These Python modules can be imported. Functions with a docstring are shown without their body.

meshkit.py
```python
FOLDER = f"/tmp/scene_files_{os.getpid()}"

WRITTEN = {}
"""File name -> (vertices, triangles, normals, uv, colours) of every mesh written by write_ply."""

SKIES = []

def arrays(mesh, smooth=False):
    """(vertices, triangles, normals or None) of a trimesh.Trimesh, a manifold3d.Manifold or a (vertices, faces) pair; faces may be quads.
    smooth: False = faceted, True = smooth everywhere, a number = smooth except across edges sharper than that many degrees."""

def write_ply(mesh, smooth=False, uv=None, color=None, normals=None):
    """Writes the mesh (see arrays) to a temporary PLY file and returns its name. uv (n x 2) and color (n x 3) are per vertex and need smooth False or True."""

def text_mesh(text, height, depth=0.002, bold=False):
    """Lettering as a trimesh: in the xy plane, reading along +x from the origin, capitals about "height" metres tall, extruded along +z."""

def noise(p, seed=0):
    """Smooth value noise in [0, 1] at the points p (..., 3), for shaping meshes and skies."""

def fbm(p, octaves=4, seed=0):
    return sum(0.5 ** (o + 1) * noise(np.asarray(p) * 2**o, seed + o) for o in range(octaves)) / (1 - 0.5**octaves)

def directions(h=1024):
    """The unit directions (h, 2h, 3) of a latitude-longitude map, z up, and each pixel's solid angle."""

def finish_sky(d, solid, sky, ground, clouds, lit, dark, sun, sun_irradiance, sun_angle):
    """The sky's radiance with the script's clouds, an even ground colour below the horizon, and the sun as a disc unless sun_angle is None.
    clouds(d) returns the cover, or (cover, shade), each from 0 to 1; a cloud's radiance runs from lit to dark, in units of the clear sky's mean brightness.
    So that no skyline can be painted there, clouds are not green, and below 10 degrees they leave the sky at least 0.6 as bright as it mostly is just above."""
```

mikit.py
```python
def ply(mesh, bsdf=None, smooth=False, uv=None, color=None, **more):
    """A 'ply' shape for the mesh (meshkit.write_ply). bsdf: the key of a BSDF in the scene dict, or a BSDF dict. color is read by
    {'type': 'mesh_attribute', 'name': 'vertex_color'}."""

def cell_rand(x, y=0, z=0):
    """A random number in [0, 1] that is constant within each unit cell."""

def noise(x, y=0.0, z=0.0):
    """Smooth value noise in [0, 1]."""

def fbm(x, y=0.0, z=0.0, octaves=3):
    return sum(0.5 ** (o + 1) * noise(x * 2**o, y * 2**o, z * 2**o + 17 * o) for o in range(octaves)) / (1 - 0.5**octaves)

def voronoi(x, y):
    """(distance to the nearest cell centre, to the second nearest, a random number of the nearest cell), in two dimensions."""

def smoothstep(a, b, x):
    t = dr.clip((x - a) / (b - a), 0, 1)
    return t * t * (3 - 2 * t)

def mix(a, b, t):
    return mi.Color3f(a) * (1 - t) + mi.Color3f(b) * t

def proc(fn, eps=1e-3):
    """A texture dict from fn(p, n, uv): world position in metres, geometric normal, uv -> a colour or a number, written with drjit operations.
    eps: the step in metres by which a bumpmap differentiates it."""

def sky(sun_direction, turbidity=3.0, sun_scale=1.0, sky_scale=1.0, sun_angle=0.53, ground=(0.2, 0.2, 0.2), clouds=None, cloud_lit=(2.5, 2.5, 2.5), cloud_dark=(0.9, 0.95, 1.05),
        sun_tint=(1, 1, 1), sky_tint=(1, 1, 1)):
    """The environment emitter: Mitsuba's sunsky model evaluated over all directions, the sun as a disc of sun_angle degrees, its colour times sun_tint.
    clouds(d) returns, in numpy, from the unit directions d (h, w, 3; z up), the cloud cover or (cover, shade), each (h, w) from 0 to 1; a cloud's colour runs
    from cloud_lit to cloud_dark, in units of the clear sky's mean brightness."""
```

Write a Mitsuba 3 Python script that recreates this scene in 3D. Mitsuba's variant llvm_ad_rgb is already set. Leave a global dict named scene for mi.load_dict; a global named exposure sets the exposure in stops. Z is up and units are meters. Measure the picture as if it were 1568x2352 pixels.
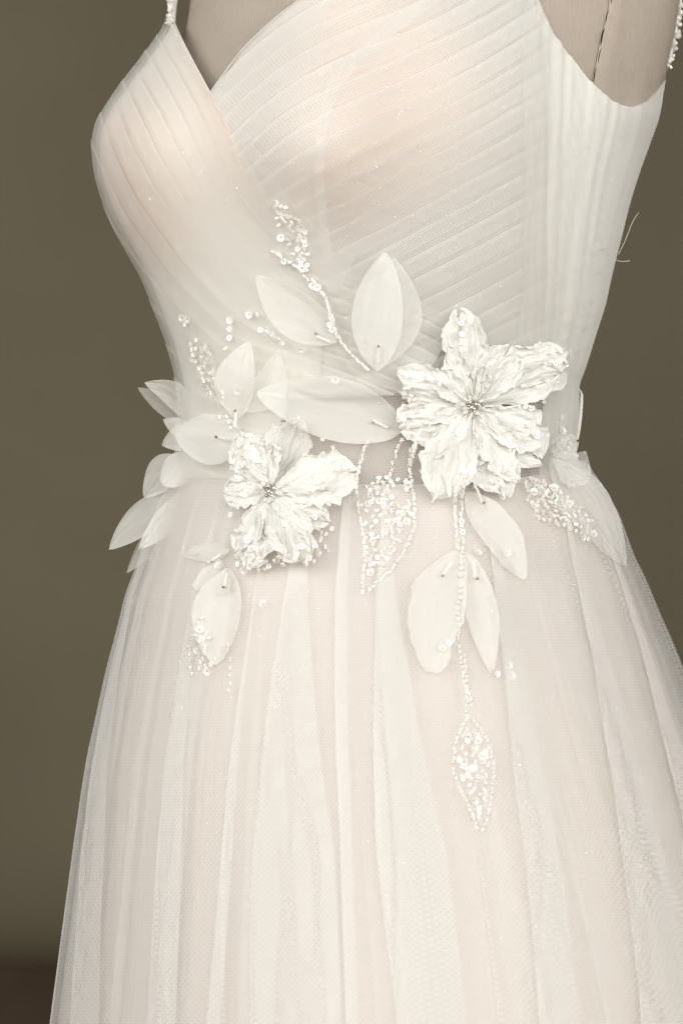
import math, random
import numpy as np, trimesh, shapely
import drjit as dr
import mitsuba as mi, mikit, meshkit
from shapely.geometry import Polygon, LineString
from scipy.interpolate import PchipInterpolator as PCH
from scipy.ndimage import minimum_filter, uniform_filter

T4 = mi.ScalarTransform4f
scene, labels = {}, {}
rng = np.random.default_rng(11)

# ------------------------------------------------------------------ camera, light, exposure
S = 0.0003            # metres per unit of the survey grid (1568 x 2352) on the plane of the dress axis
D = 2.0               # camera to that plane
ZC = 0.859            # height of the camera
scene['camera'] = {'type': 'thinlens', 'fov': 2 * math.degrees(math.atan(784 * S / D)), 'fov_axis': 'x',
                   'aperture_radius': 0.010, 'focus_distance': D - 0.085, 'near_clip': 0.05, 'far_clip': 40.0,
                   'to_world': T4().look_at(origin=[0, -D, ZC], target=[0, 0, ZC], up=[0, 0, 1])}
exposure = 0.0


def softbox(key, at, aim, w, h, rgb):
    scene[key] = {'type': 'rectangle', 'to_world': T4().look_at(origin=at, target=aim, up=[0, 0, 1]) @ T4().scale([w / 2, h / 2, 1]),
                  'bsdf': {'type': 'diffuse', 'reflectance': {'type': 'rgb', 'value': [0.8, 0.8, 0.8]}},
                  'emitter': {'type': 'area', 'radiance': {'type': 'rgb', 'value': list(rgb)}}}


softbox('softbox_lamp', [-2.3, -2.3, 2.0], [0.0, 0, ZC], 2.0, 2.0, [5.95, 5.9, 5.72])
softbox('softbox_lamp_001', [2.3, -2.4, 1.5], [0.0, 0, ZC], 2.0, 2.2, [4.35, 4.32, 4.18])
softbox('softbox_lamp_002', [0.25, -4.3, 1.95], [0.0, 0, ZC], 3.2, 2.4, [4.85, 4.82, 4.67])
scene['backdrop_lamp'] = {'type': 'spot', 'intensity': {'type': 'rgb', 'value': [5.2, 4.9, 4.15]}, 'cutoff_angle': 52, 'beam_width': 6,
                          'to_world': T4().look_at(origin=[-1.9, 1.4, 1.75], target=[-0.45, 4.0, 1.0], up=[0, 0, 1])}
labels['softbox_lamp'] = {'label': 'large square white softbox lamp at the upper left of the dress', 'category': 'lamp'}
labels['softbox_lamp_002'] = {'label': 'widest white softbox panel behind the camera', 'category': 'lamp'}
labels['softbox_lamp_001'] = {'label': 'tall white softbox lamp at the right of the dress', 'category': 'lamp'}

# ------------------------------------------------------------------ materials
ss, mix = mikit.smoothstep, mikit.mix


def rgbd(*c):
    return {'type': 'rgb', 'value': list(c)}


def hexnet(u, v, cell, w):
    x, y = u / cell, v / cell
    r3 = 1.7320508

    def fold(a, r):
        return a - r * dr.floor(a / r) - r * 0.5
    ax, ay = fold(x, 1.0), fold(y, r3)
    bx, by = fold(x + 0.5, 1.0), fold(y + r3 * 0.5, r3)
    near = (ax * ax + ay * ay) < (bx * bx + by * by)
    gx, gy = dr.abs(dr.select(near, ax, bx)), dr.abs(dr.select(near, ay, by))
    e = 0.5 - dr.maximum(gx, 0.5 * gx + 0.8660254 * gy)
    return 1.0 - ss(w * 0.75, w * 1.25, e)


WHITE = (0.888, 0.876, 0.838)


def tulle(opacity, base=WHITE, dt=0.40):
    return {'type': 'mask', 'opacity': opacity, 'cloth': {'type': 'principledthin', 'base_color': base if isinstance(base, dict) else rgbd(*base), 'roughness': 0.6, 'diff_trans': dt, 'spec_trans': 0.0, 'sheen': 0.2}}


def net_coarse(p, n, uv):
    return 0.05 + 0.85 * hexnet(uv.x, uv.y, 0.0022, 0.115)


def net_pleat(p, n, uv):
    return 0.17 + 0.44 * hexnet(uv.x, uv.y, 0.0022, 0.12)


def net_skirt(p, n, uv):
    return 0.22 + 0.42 * hexnet(uv.x, uv.y, 0.0024, 0.10)


def organza_weave(p, n, uv):
    a = dr.sin(uv.x * 6283.0 / 0.9) * 0.5 + 0.5
    return 0.42 + 0.14 * a + 0.06 * mikit.noise(uv.x * 900, uv.y * 120)


def yarn(net):
    # the film of fine fibres in the holes is greyer than the yarn
    def f(p, n, uv):
        return mix((0.81, 0.80, 0.77), (0.90, 0.892, 0.865), dr.clip((net(p, n, uv) - 0.05) * 1.2, 0, 1))
    return mikit.proc(f)


scene['tulle_coarse'] = tulle(mikit.proc(net_coarse), yarn(net_coarse))
scene['tulle_pleat'] = tulle(mikit.proc(net_pleat), yarn(net_pleat))
scene['tulle_skirt'] = tulle(mikit.proc(net_skirt), yarn(net_skirt))
scene['tulle_soft'] = tulle(0.30)


def gathering(p, n, uv):
    # the tulle is drawn together towards the side seam and so grows denser
    return 0.06 + 0.60 * ss(1195 * S, 1345 * S, uv.x) + 0.06 * mikit.noise(uv.x * 900, uv.y * 60)


def thinning(p, n, uv):
    # the wrapped edge of the left panel is a single cut layer
    return 0.26 * ss(0.0, 30 * S, dr.abs(uv.y)) + 0.10


scene['tulle_edge'] = tulle(mikit.proc(thinning))
scene['tulle_gathering'] = tulle(mikit.proc(gathering))
scene['tulle_smooth'] = tulle(0.30)
scene['tulle_left'] = tulle(0.36)
scene['tulle_wisp'] = tulle(0.11)
scene['tulle_dense'] = tulle(0.62)
scene['organza'] = tulle(mikit.proc(organza_weave), base=(0.91, 0.90, 0.865), dt=0.3)
scene['organza_faint'] = tulle(0.36, base=(0.91, 0.90, 0.865), dt=0.3)
scene['organza_dense'] = tulle(0.56, base=(0.86, 0.85, 0.81), dt=0.3)
scene['petal_cloth'] = {'type': 'principledthin', 'base_color': rgbd(0.885, 0.878, 0.845), 'roughness': 0.85, 'diff_trans': 0.5, 'spec_trans': 0.0, 'eta': 1.3}


def lining_colour(p, n, uv):
    # blush cups sewn into an ivory lining
    px, py = p.x / S + 784, 1176 - (p.z - ZC) / S
    a = dr.sqrt(dr.square((px - 330) / 190) + dr.square((py - 430) / 250))
    b = dr.sqrt(dr.square((px - 730) / 400) + dr.square((py - 260) / 330))
    cup = dr.maximum(1 - ss(0.35, 1.3, a), 1 - ss(0.45, 1.2, b))
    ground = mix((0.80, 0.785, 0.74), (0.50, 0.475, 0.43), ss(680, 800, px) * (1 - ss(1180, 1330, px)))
    return mix(ground, (0.80, 0.665, 0.57), cup)


def skirt_colour(p, n, uv):
    f = mikit.noise(uv.x * 14, uv.y * 2.2)
    return mix((0.665, 0.588, 0.54), (0.765, 0.69, 0.64), f)


def linen(p, n, uv):
    k = dr.sin(p.x * 3300 + 2 * mikit.noise(p.x * 60, p.z * 60)) * 0.5 + 0.5
    j = mikit.noise(p.x * 1800, p.z * 260, p.y * 800)
    b = mikit.fbm(p.x * 30, p.y * 30, p.z * 30)
    return mix((0.36, 0.305, 0.252), (0.47, 0.407, 0.345), dr.clip(0.22 * k + 0.35 * j + 0.5 * b - 0.12, 0, 1))


def canvas(p, n, uv):
    a = mikit.fbm(p.x * 2.2 + 3, p.z * 2.2, 1.0, octaves=4)
    return mix((0.197, 0.170, 0.117), (0.250, 0.219, 0.156), a)


def boards(p, n, uv):
    return mix((0.15, 0.108, 0.076), (0.20, 0.147, 0.107), mikit.fbm(p.x * 9, p.y * 1.5))


def two(b):
    return {'type': 'twosided', 'b': b}


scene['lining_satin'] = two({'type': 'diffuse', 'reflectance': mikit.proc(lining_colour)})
scene['skirt_satin'] = two({'type': 'diffuse', 'reflectance': mikit.proc(skirt_colour)})
scene['linen_cloth'] = two({'type': 'diffuse', 'reflectance': mikit.proc(linen)})
scene['backdrop_canvas'] = two({'type': 'diffuse', 'reflectance': mikit.proc(canvas)})
scene['floor_wood'] = two({'type': 'diffuse', 'reflectance': mikit.proc(boards)})
scene['dark_seam'] = two({'type': 'diffuse', 'reflectance': rgbd(0.045, 0.033, 0.025)})
scene['binding'] = two({'type': 'diffuse', 'reflectance': rgbd(0.80, 0.775, 0.70)})
scene['red_thread'] = two({'type': 'diffuse', 'reflectance': rgbd(0.40, 0.12, 0.09)})
scene['bead_milk'] = {'type': 'mask', 'opacity': 0.72, 'm': two({'type': 'principled', 'base_color': rgbd(0.84, 0.83, 0.79), 'roughness': 0.12, 'specular': 0.9, 'clearcoat': 1.0, 'clearcoat_gloss': 0.95})}
scene['bead_clear'] = {'type': 'mask', 'opacity': 0.42, 'm': two({'type': 'principled', 'base_color': rgbd(0.86, 0.845, 0.80), 'roughness': 0.08, 'specular': 1.0, 'clearcoat': 1.0, 'clearcoat_gloss': 0.98})}
scene['sequin_bright'] = two({'type': 'principled', 'base_color': rgbd(0.96, 0.96, 0.97), 'roughness': 0.15, 'specular': 1.0, 'metallic': 0.0, 'clearcoat': 1.0, 'clearcoat_gloss': 0.95})
scene['silver'] = two({'type': 'roughconductor', 'material': 'Ag', 'alpha': 0.12})
scene['smoky_crystal'] = two({'type': 'principled', 'base_color': rgbd(0.30, 0.27, 0.23), 'roughness': 0.08, 'metallic': 0.5, 'specular': 1.0})
scene['strap_cloth'] = {'type': 'principledthin', 'base_color': rgbd(0.80, 0.78, 0.74), 'roughness': 0.6, 'diff_trans': 0.5}

# ------------------------------------------------------------------ helpers
count = {}


def key_of(name, parent=None):
    base = f'{parent}__{name}' if parent else name
    n = count.get(base, 0)
    count[base] = n + 1
    return base if n == 0 else f'{base}_{n:03d}'


def put(name, mesh, bsdf, parent=None, smooth=True, uv=None, label=None, kind=None):
    k = key_of(name, parent)
    scene[k] = mikit.ply(mesh, bsdf, smooth=smooth, uv=uv)
    if label or kind:
        labels.setdefault(k, {})
        if label: labels[k]['label'] = label
        if kind: labels[k]['kind'] = kind
    return k


def group(name, parent, label=None):
    k = key_of(name, parent)
    if label: labels[k] = {'label': label}
    return k


def R(px, py, Y):
    """The point at depth Y behind grid position px, py."""
    k = (D + np.asarray(Y, float)) / D
    return np.stack(np.broadcast_arrays((np.asarray(px, float) - 784) * S * k, Y, ZC + (1176 - np.asarray(py, float)) * S * k), -1)


def to_px(P):
    k = D / (D + P[..., 1])
    return P[..., 0] * k / S + 784, 1176 - (P[..., 2] - ZC) * k / S


# the figure: left and right outline and half depth along the height
yL = [-900, -260, -100, 0, 45, 62, 130, 210, 260, 295, 330, 390, 440, 500, 560, 620, 690, 750, 810, 860, 900, 960, 1000, 1050, 1105, 1150, 1200, 1250, 1300, 1385, 1420, 1560, 1660, 1750, 1900, 2100, 2352, 2700, 4040]
xL = [560, 450, 415, 402, 396, 391, 346, 285, 251, 234, 228, 233, 246, 269, 301, 334, 363, 386, 406, 417, 423, 424, 421, 419, 410, 390, 370, 355, 340, 311, 304, 271, 251, 233, 212, 187, 157, 118, -40]
yR = [-900, -260, -100, 0, 60, 150, 200, 260, 320, 390, 470, 550, 630, 700, 760, 840, 890, 960, 1010, 1050, 1080, 1130, 1190, 1240, 1290, 1340, 1440, 1520, 1600, 1750, 1900, 2100, 2352, 2700, 4040]
xR = [1400, 1585, 1572, 1562, 1552, 1528, 1518, 1508, 1488, 1463, 1438, 1418, 1398, 1383, 1364, 1339, 1323, 1321, 1316, 1318, 1332, 1362, 1392, 1408, 1423, 1444, 1480, 1512, 1540, 1595, 1650, 1715, 1790, 1880, 2150]
yd = [-900, -260, 0, 330, 560, 800, 1000, 1105, 1300, 1560, 1900, 2352, 2700, 4040]
dd = [.05, .075, .10, .122, .118, .104, .098, .108, .135, .165, .195, .232, .25, .34]
fL, fR, fD = PCH(yL, xL), PCH(yR, xR), PCH(yd, dd)


def depth_u(u, py, bust=1.0):
    c, h, d = (fL(py) + fR(py)) / 2, (fR(py) - fL(py)) / 2, fD(py)
    t = -np.cos(u)
    px = c + h * t
    sn = np.sin(u)
    Y = -d * np.sign(sn) * np.abs(sn) ** 0.92
    fr = np.clip(sn, 0, 1) ** 0.6
    b1 = 0.040 * np.exp(-((px - 720) / 205) ** 2 - ((py - 310) / np.where(py < 310, 260, 185)) ** 2)
    b2 = 0.026 * np.exp(-((px - 315) / 130) ** 2 - ((py - 345) / 170) ** 2)
    return px, Y - bust * fr * (b1 + b2)


def surf(u, py, off=0.0, bust=1.0):
    u, py, off = np.broadcast_arrays(np.asarray(u, float), np.asarray(py, float), np.asarray(off, float))

    def at(a, b):
        px, Y = depth_u(a, b, bust)
        return R(px, b, Y)
    e = 2e-3
    du, dv = at(u + e, py) - at(u - e, py), at(u, py + 2.0) - at(u, py - 2.0)
    n = np.cross(dv, du)
    n /= np.linalg.norm(n, axis=-1, keepdims=True) + 1e-12
    P = at(u, py)
    flip = np.sum(n * np.stack([np.cos(u) * -1.0, -np.sin(u), 0 * u], -1), -1) < 0
    n = np.where(flip[..., None], -n, n)
    return P + n * off[..., None], n


def u_of(px, py):
    c, h = (fL(py) + fR(py)) / 2, (fR(py) - fL(py)) / 2
    return np.arccos(np.clip(-(np.asarray(px, float) - c) / h, -0.9995, 0.9995))


def front(px, py, off=0.0, bust=1.0):
    return surf(u_of(px, py), py, off, bust)


def grid_faces(nu, nv):
    i, j = np.meshgrid(np.arange(nv - 1), np.arange(nu - 1), indexing='ij')
    a = (i * nu + j).ravel()
    return np.vstack([np.stack([a, a + 1, a + nu + 1], 1), np.stack([a, a + nu + 1, a + nu], 1)])


def patch(poly, step=8.0):
    """The polygon (grid units) as a fine triangle mesh: vertices n x 2 and faces."""
    if poly.is_empty: return None
    x0, y0, x1, y1 = poly.bounds
    nx, ny = max(2, int(math.ceil((x1 - x0) / step)) + 1), max(2, int(math.ceil((y1 - y0) / step)) + 1)
    gx, gy = x0 + step * np.arange(nx), y0 + step * np.arange(ny)
    X, Y = np.meshgrid(gx[:-1], gy[:-1])
    cells = shapely.box(X.ravel(), Y.ravel(), X.ravel() + step, Y.ravel() + step)
    shapely.prepare(poly)
    inside = shapely.contains_properly(poly, cells)
    cut = shapely.intersects(poly, cells) & ~inside
    pts, tri = [], []
    c = np.stack([X.ravel()[inside], Y.ravel()[inside]], 1)
    q = c[:, None, :] + np.array([[0, 0], [step, 0], [step, step], [0, step]])[None]
    pts.append(q.reshape(-1, 2))
    b = 4 * np.arange(len(c))
    tri += [np.stack([b, b + 1, b + 2], 1), np.stack([b, b + 2, b + 3], 1)]
    at = 4 * len(c)
    for g in shapely.intersection(poly, cells[cut]):
        for p in getattr(g, 'geoms', [g]):
            if p.geom_type != 'Polygon' or p.area < 1e-3: continue
            r = np.array(p.exterior.coords)[:-1]
            if Polygon(r).exterior.is_ccw is False: r = r[::-1]
            k = len(r)
            pts.append(r)
            tri.append(np.stack([np.full(k - 2, at), at + np.arange(1, k - 1), at + np.arange(2, k)], 1))
            at += k
    V, F = np.vstack(pts), np.vstack(tri)
    _, first, inv = np.unique(np.round(V * 200).astype(np.int64), axis=0, return_index=True, return_inverse=True)
    F = inv.ravel()[F]
    F = F[(F[:, 0] != F[:, 1]) & (F[:, 1] != F[:, 2]) & (F[:, 0] != F[:, 2])]
    return V[first], F


# height of the topmost fabric, for sewing things onto it
BIN = 6
TOPX, TOPY = 340, 520
top_map = np.full((TOPY, TOPX), 9.0)


def note_top(V):
    global top_smooth
    px, py = to_px(V)
    i, j = ((py + 300) / BIN).astype(int), ((px + 100) / BIN).astype(int)
    ok = (i >= 0) & (i < TOPY) & (j >= 0) & (j < TOPX)
    np.minimum.at(top_map, (i[ok], j[ok]), V[ok, 1])
    top_smooth = None


top_smooth = None


def top(px, py):
    global top_smooth
    if top_smooth is None:
        m = minimum_filter(top_map, 3)
        m = np.where(m > 1, 0.0, m)
        top_smooth = uniform_filter(m, 5)
    px, py = np.broadcast_arrays(np.asarray(px, float), np.asarray(py, float))
    i, j = np.clip((py + 300) / BIN - .5, 0, TOPY - 2), np.clip((px + 100) / BIN - .5, 0, TOPX - 2)
    a, b = i.astype(int), j.astype(int)
    f, g = i - a, j - b
    m = top_smooth
    return (m[a, b] * (1 - f) + m[a + 1, b] * f) * (1 - g) + (m[a, b + 1] * (1 - f) + m[a + 1, b + 1] * f) * g


def tube(points, radius, sides=6, closed=False):
    p = np.asarray(points, float)
    t = np.gradient(p, axis=0)
    t /= np.linalg.norm(t, axis=1, keepdims=True) + 1e-12
    ref = np.array([0.13, -0.93, 0.21])
    a = np.cross(t, ref); a /= np.linalg.norm(a, axis=1, keepdims=True) + 1e-12
    b = np.cross(t, a)
    ang = np.arange(sides) * 2 * np.pi / sides
    r = np.broadcast_to(radius, (len(p),))[:, None, None]
    V = p[:, None] + r * (np.cos(ang)[None, :, None] * a[:, None] + np.sin(ang)[None, :, None] * b[:, None])
    i, j = np.meshgrid(np.arange(len(p) - 1), np.arange(sides), indexing='ij')
    q = np.stack([i * sides + j, i * sides + (j + 1) % sides, (i + 1) * sides + (j + 1) % sides, (i + 1) * sides + j], -1).reshape(-1, 4)
    return V.reshape(-1, 3), np.vstack([q[:, [0, 1, 2]], q[:, [0, 2, 3]]])


def spline(pts, n):
    p = np.asarray(pts, float)
    d = np.r_[0, np.cumsum(np.linalg.norm(np.diff(p, axis=0), axis=1))]
    return PCH(d, p, axis=0)(np.linspace(0, d[-1], n))


def nz(a, b=0.0, c=0.0, seed=0, octaves=3):
    q = np.stack(np.broadcast_arrays(np.asarray(a, float), np.asarray(b, float), np.asarray(c, float)), -1)
    return meshkit.fbm(q, octaves=octaves, seed=seed) - 0.5


def join(parts):
    v, f, at = [], [], 0
    for a, b in parts:
        v.append(a); f.append(np.asarray(b) + at); at += len(a)
    return np.vstack(v), np.vstack(f)


# ------------------------------------------------------------------ the setting
def quad(a, b, c, d):
    return np.array([a, b, c, d], float), np.array([[0, 1, 2], [0, 2, 3]])


aa = np.linspace(0, np.pi / 2, 25)
prof = np.vstack([[4.0, 4.2], [4.0, 2.0], np.stack([4.0 - 0.36 + 0.36 * np.cos(aa), 0.364 - 0.36 * np.sin(aa)], 1), [3.5, 0.004]])
bx = np.linspace(-5, 5, 21)
PB = np.stack([np.broadcast_to(bx, (len(prof), 21)), np.broadcast_to(prof[:, :1], (len(prof), 21)), np.broadcast_to(prof[:, 1:], (len(prof), 21))], -1)
put('backdrop', (PB.reshape(-1, 3), grid_faces(21, len(prof))), 'backdrop_canvas', smooth=True, kind='structure')
put('floor', quad([-5, -4.5, 0], [5, -4.5, 0], [5, 4.0, 0], [-5, 4.0, 0]), 'floor_wood', smooth=False, kind='structure')

# ------------------------------------------------------------------ the mannequin
M = 'mannequin'
labels[M] = {'label': 'beige linen covered dress form showing at the neckline and armhole of the gown', 'category': 'mannequin'}
us = np.r_[np.linspace(0, np.pi, 121), np.linspace(np.pi, 2 * np.pi, 41)[1:]]
vs = np.r_[np.linspace(-900, 1200, 150)]
U, V = np.meshgrid(us, vs)
offm = np.where(V < 330, -0.010 + (0.0058 * np.clip((U - 1.7) / 0.4, 0, 1) + 0.0060 * np.clip((U - 2.45) / 0.3, 0, 1)) * (U < 3.6), -0.006)
Pm, _ = surf(U, V, offm, bust=0.55)
put('torso', (Pm.reshape(-1, 3), grid_faces(len(us), len(vs))), 'linen_cloth', M)
# arm cap: a padded oval plate in the armhole
cap = Polygon(spline([(1408, -320), (1405, 0), (1392, 62), (1380, 120), (1366, 205), (1400, 262), (1436, 268), (1482, 250), (1521, 205), (1541, 140), (1554, 50), (1566, -60), (1580, -320)], 120))
cv, cf = patch(cap, 7)
edge = shapely.distance(shapely.points(cv), cap.exterior)
lift = -0.0034 + 0.0030 * np.sqrt(np.clip(edge / 22, 0, 1)) + 0.0036 * np.clip((cv[:, 0] - 1440) / 80, 0, 1)
put('arm_cap', (front(cv[:, 0], cv[:, 1], lift, 0.55)[0], cf), 'linen_cloth', M, label='smooth oval beige cap closing the armhole')
for a, b, w in [((1409, -60), (1404, 8), 2.2), ((1399, 20), (1391, 55), 1.4), ((1389, 62), (1380, 103), 2.9), ((1382, 108), (1374, 145), 1.5), ((1370, 152), (1364, 190), 1.8), ((1362, 198), (1358, 232), 1.4)]:
    pts = spline([a, ((a[0] + b[0]) / 2 - 1.5, (a[1] + b[1]) / 2), b], 12)
    r = 0.62 * w * S * np.sqrt(np.clip(np.sin(np.linspace(0.02, np.pi - 0.02, 12)), 0, 1))
    put('seam', tube(front(pts[:, 0], pts[:, 1], -0.0004, 0.55)[0], r, 6), 'dark_seam', M, label=None)
pts = spline([(566, 158), (570, 148), (574, 138)], 6)
put('red_mark', tube(front(527 + (pts[:, 0] - 570) * 0.8, pts[:, 1], -0.0098, 0.55)[0], 0.0004, 5), 'red_thread', M, label='short red thread on the chest')

# ------------------------------------------------------------------ the dress
G = 'wedding_dress'
labels[G] = {'label': 'ivory tulle wedding gown with pleated bodice, cloth flowers and beadwork, on a dress form', 'category': 'dress'}

seam = PCH([150, 405, 600, 760, 900, 1050, 1200, 1290, 1345, 1800], [1096, 1098, 1112, 1119, 1122, 1119, 1104, 1088, 1068, 1040])

# body of the lining: cups, left side and side panel are opaque; the middle is see-through
neck_left = spline([(399, 44), (421, 92), (452, 152), (490, 222)], 40)
neck_right = spline([(490, 222), (524, 176), (562, 126), (605, 82), (655, 36), (700, 2), (775, -60), (850, -160)], 60)
arm = spline([(1150, -220), (1190, -90), (1225, 0), (1262, 82), (1310, 150), (1362, 212), (1400, 238), (1432, 246), (1470, 233), (1506, 198), (1526, 168), (1530, 150)], 90)
L0 = spline([(399, 44), (421, 92), (452, 152), (490, 222), (545, 322), (605, 420), (672, 508), (742, 590), (850, 640), (960, 688), (1032, 728)], 160)


def inset_left(y0, y1, d=1.0, n=80):
    y = np.linspace(y0, y1, n)
    return np.stack([fL(y) + d, y], 1)


def inset_right(y0, y1, d=1.0, n=80):
    y = np.linspace(y0, y1, n)
    return np.stack([fR(y) - d, y], 1)


def seam_line(x0, x1, dy=0, n=60):
    x = np.linspace(x0, x1, n)
    return np.stack([x, seam(x) + dy], 1)


def poly(*runs):
    return Polygon(np.vstack(runs)).buffer(0)


front_all = poly(neck_left, neck_right, arm, inset_right(152, 1075), seam_line(1330, 412, 4), inset_left(1100, 46))


def sheet(name, pg, off, bsdf, step=8, rot=0.0, label=None, wave=None, parent=G):
    pg = shapely.intersection(pg, front_all)
    vv, ff = patch(pg, step)
    o = off + (wave(vv[:, 0], vv[:, 1]) if wave is not None else 0)
    if wave is not None: o = o * (0.3 + 0.7 * np.clip((fR(vv[:, 1]) - vv[:, 0]) / 80, 0, 1))
    P, _ = front(vv[:, 0], vv[:, 1], o)
    c, s = math.cos(rot), math.sin(rot)
    uv = np.stack([(vv[:, 0] * c + vv[:, 1] * s) * S, (-vv[:, 0] * s + vv[:, 1] * c) * S], 1)
    note_top(P)
    return put(name, (P, ff), bsdf, parent, uv=uv, label=label)


# opaque lining: left cup and left side
lin_left = poly(neck_left, L0[40:105], np.array([(735, 650), (742, 760), (735, 872), (660, 900), (640, 1000), (630, 1118)]), seam_line(625, 412, 3), inset_left(1100, 46))
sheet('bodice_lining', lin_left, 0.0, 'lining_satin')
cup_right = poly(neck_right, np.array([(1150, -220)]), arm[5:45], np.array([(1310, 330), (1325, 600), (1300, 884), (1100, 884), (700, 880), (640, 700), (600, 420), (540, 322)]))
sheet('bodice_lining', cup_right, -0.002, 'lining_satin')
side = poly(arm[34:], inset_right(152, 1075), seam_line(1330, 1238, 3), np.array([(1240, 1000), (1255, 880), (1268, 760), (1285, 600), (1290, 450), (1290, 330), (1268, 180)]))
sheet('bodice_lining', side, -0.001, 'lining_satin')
# back of the bodice, a plain shell round to the centre back
us2 = np.r_[np.linspace(-np.pi + 0.04, 0.05, 60)]
vs2 = np.linspace(200, 1110, 80)
U2, V2 = np.meshgrid(us2, vs2)
Pb, _ = surf(U2, V2, 0.0005)
put('bodice_back', (Pb.reshape(-1, 3), grid_faces(60, 80)), 'lining_satin', G)

# net layers of the bodice
right_panel = poly(neck_right, arm[:47], np.array([(1420, 330), (1390, 520), (1345, 700), (1300, 880), (1150, 905), (960, 905), (830, 880), (690, 700), (600, 500)]), L0[48:40:-1])
sheet('waist_net', poly(np.array([(560, 872), (760, 874), (930, 880), (1260, 872), (1250, 1100)]), seam_line(1240, 570, 3)), 0.0024, 'tulle_coarse', rot=-0.15)

# pleats of the right panel -------------------------------------------------
sx = np.array([380, 480, 600, 720, 830, 1000, 1150, 1260, 1420.])
slope_up = np.array([-1.25, -1.1, -0.85, -0.55, -0.42, -0.5, -0.62, -0.72, -0.8])
slope_dn = np.array([-0.62, -0.62, -0.6, -0.58, -0.55, -0.53, -0.55, -0.56, -0.56])
gx = np.linspace(360, 1440, 400)


def base_curve(m):
    sl = np.interp(gx, sx, slope_up * (1 - m) + slope_dn * m)
    y = np.r_[0, np.cumsum((sl[1:] + sl[:-1]) / 2 * np.diff(gx))]
    return y - np.interp(830, gx, y)


starts = np.cumsum(np.r_[-330, rng.uniform(46, 58, 30)])
starts = starts[starts < 1160]


def r_curve(k):
    m = np.clip((starts[k] - 300) / 300, 0, 1)
    return starts[k] + base_curve(m) + 5 * nz(gx / 160, k * 3.1, seed=3)


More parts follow.
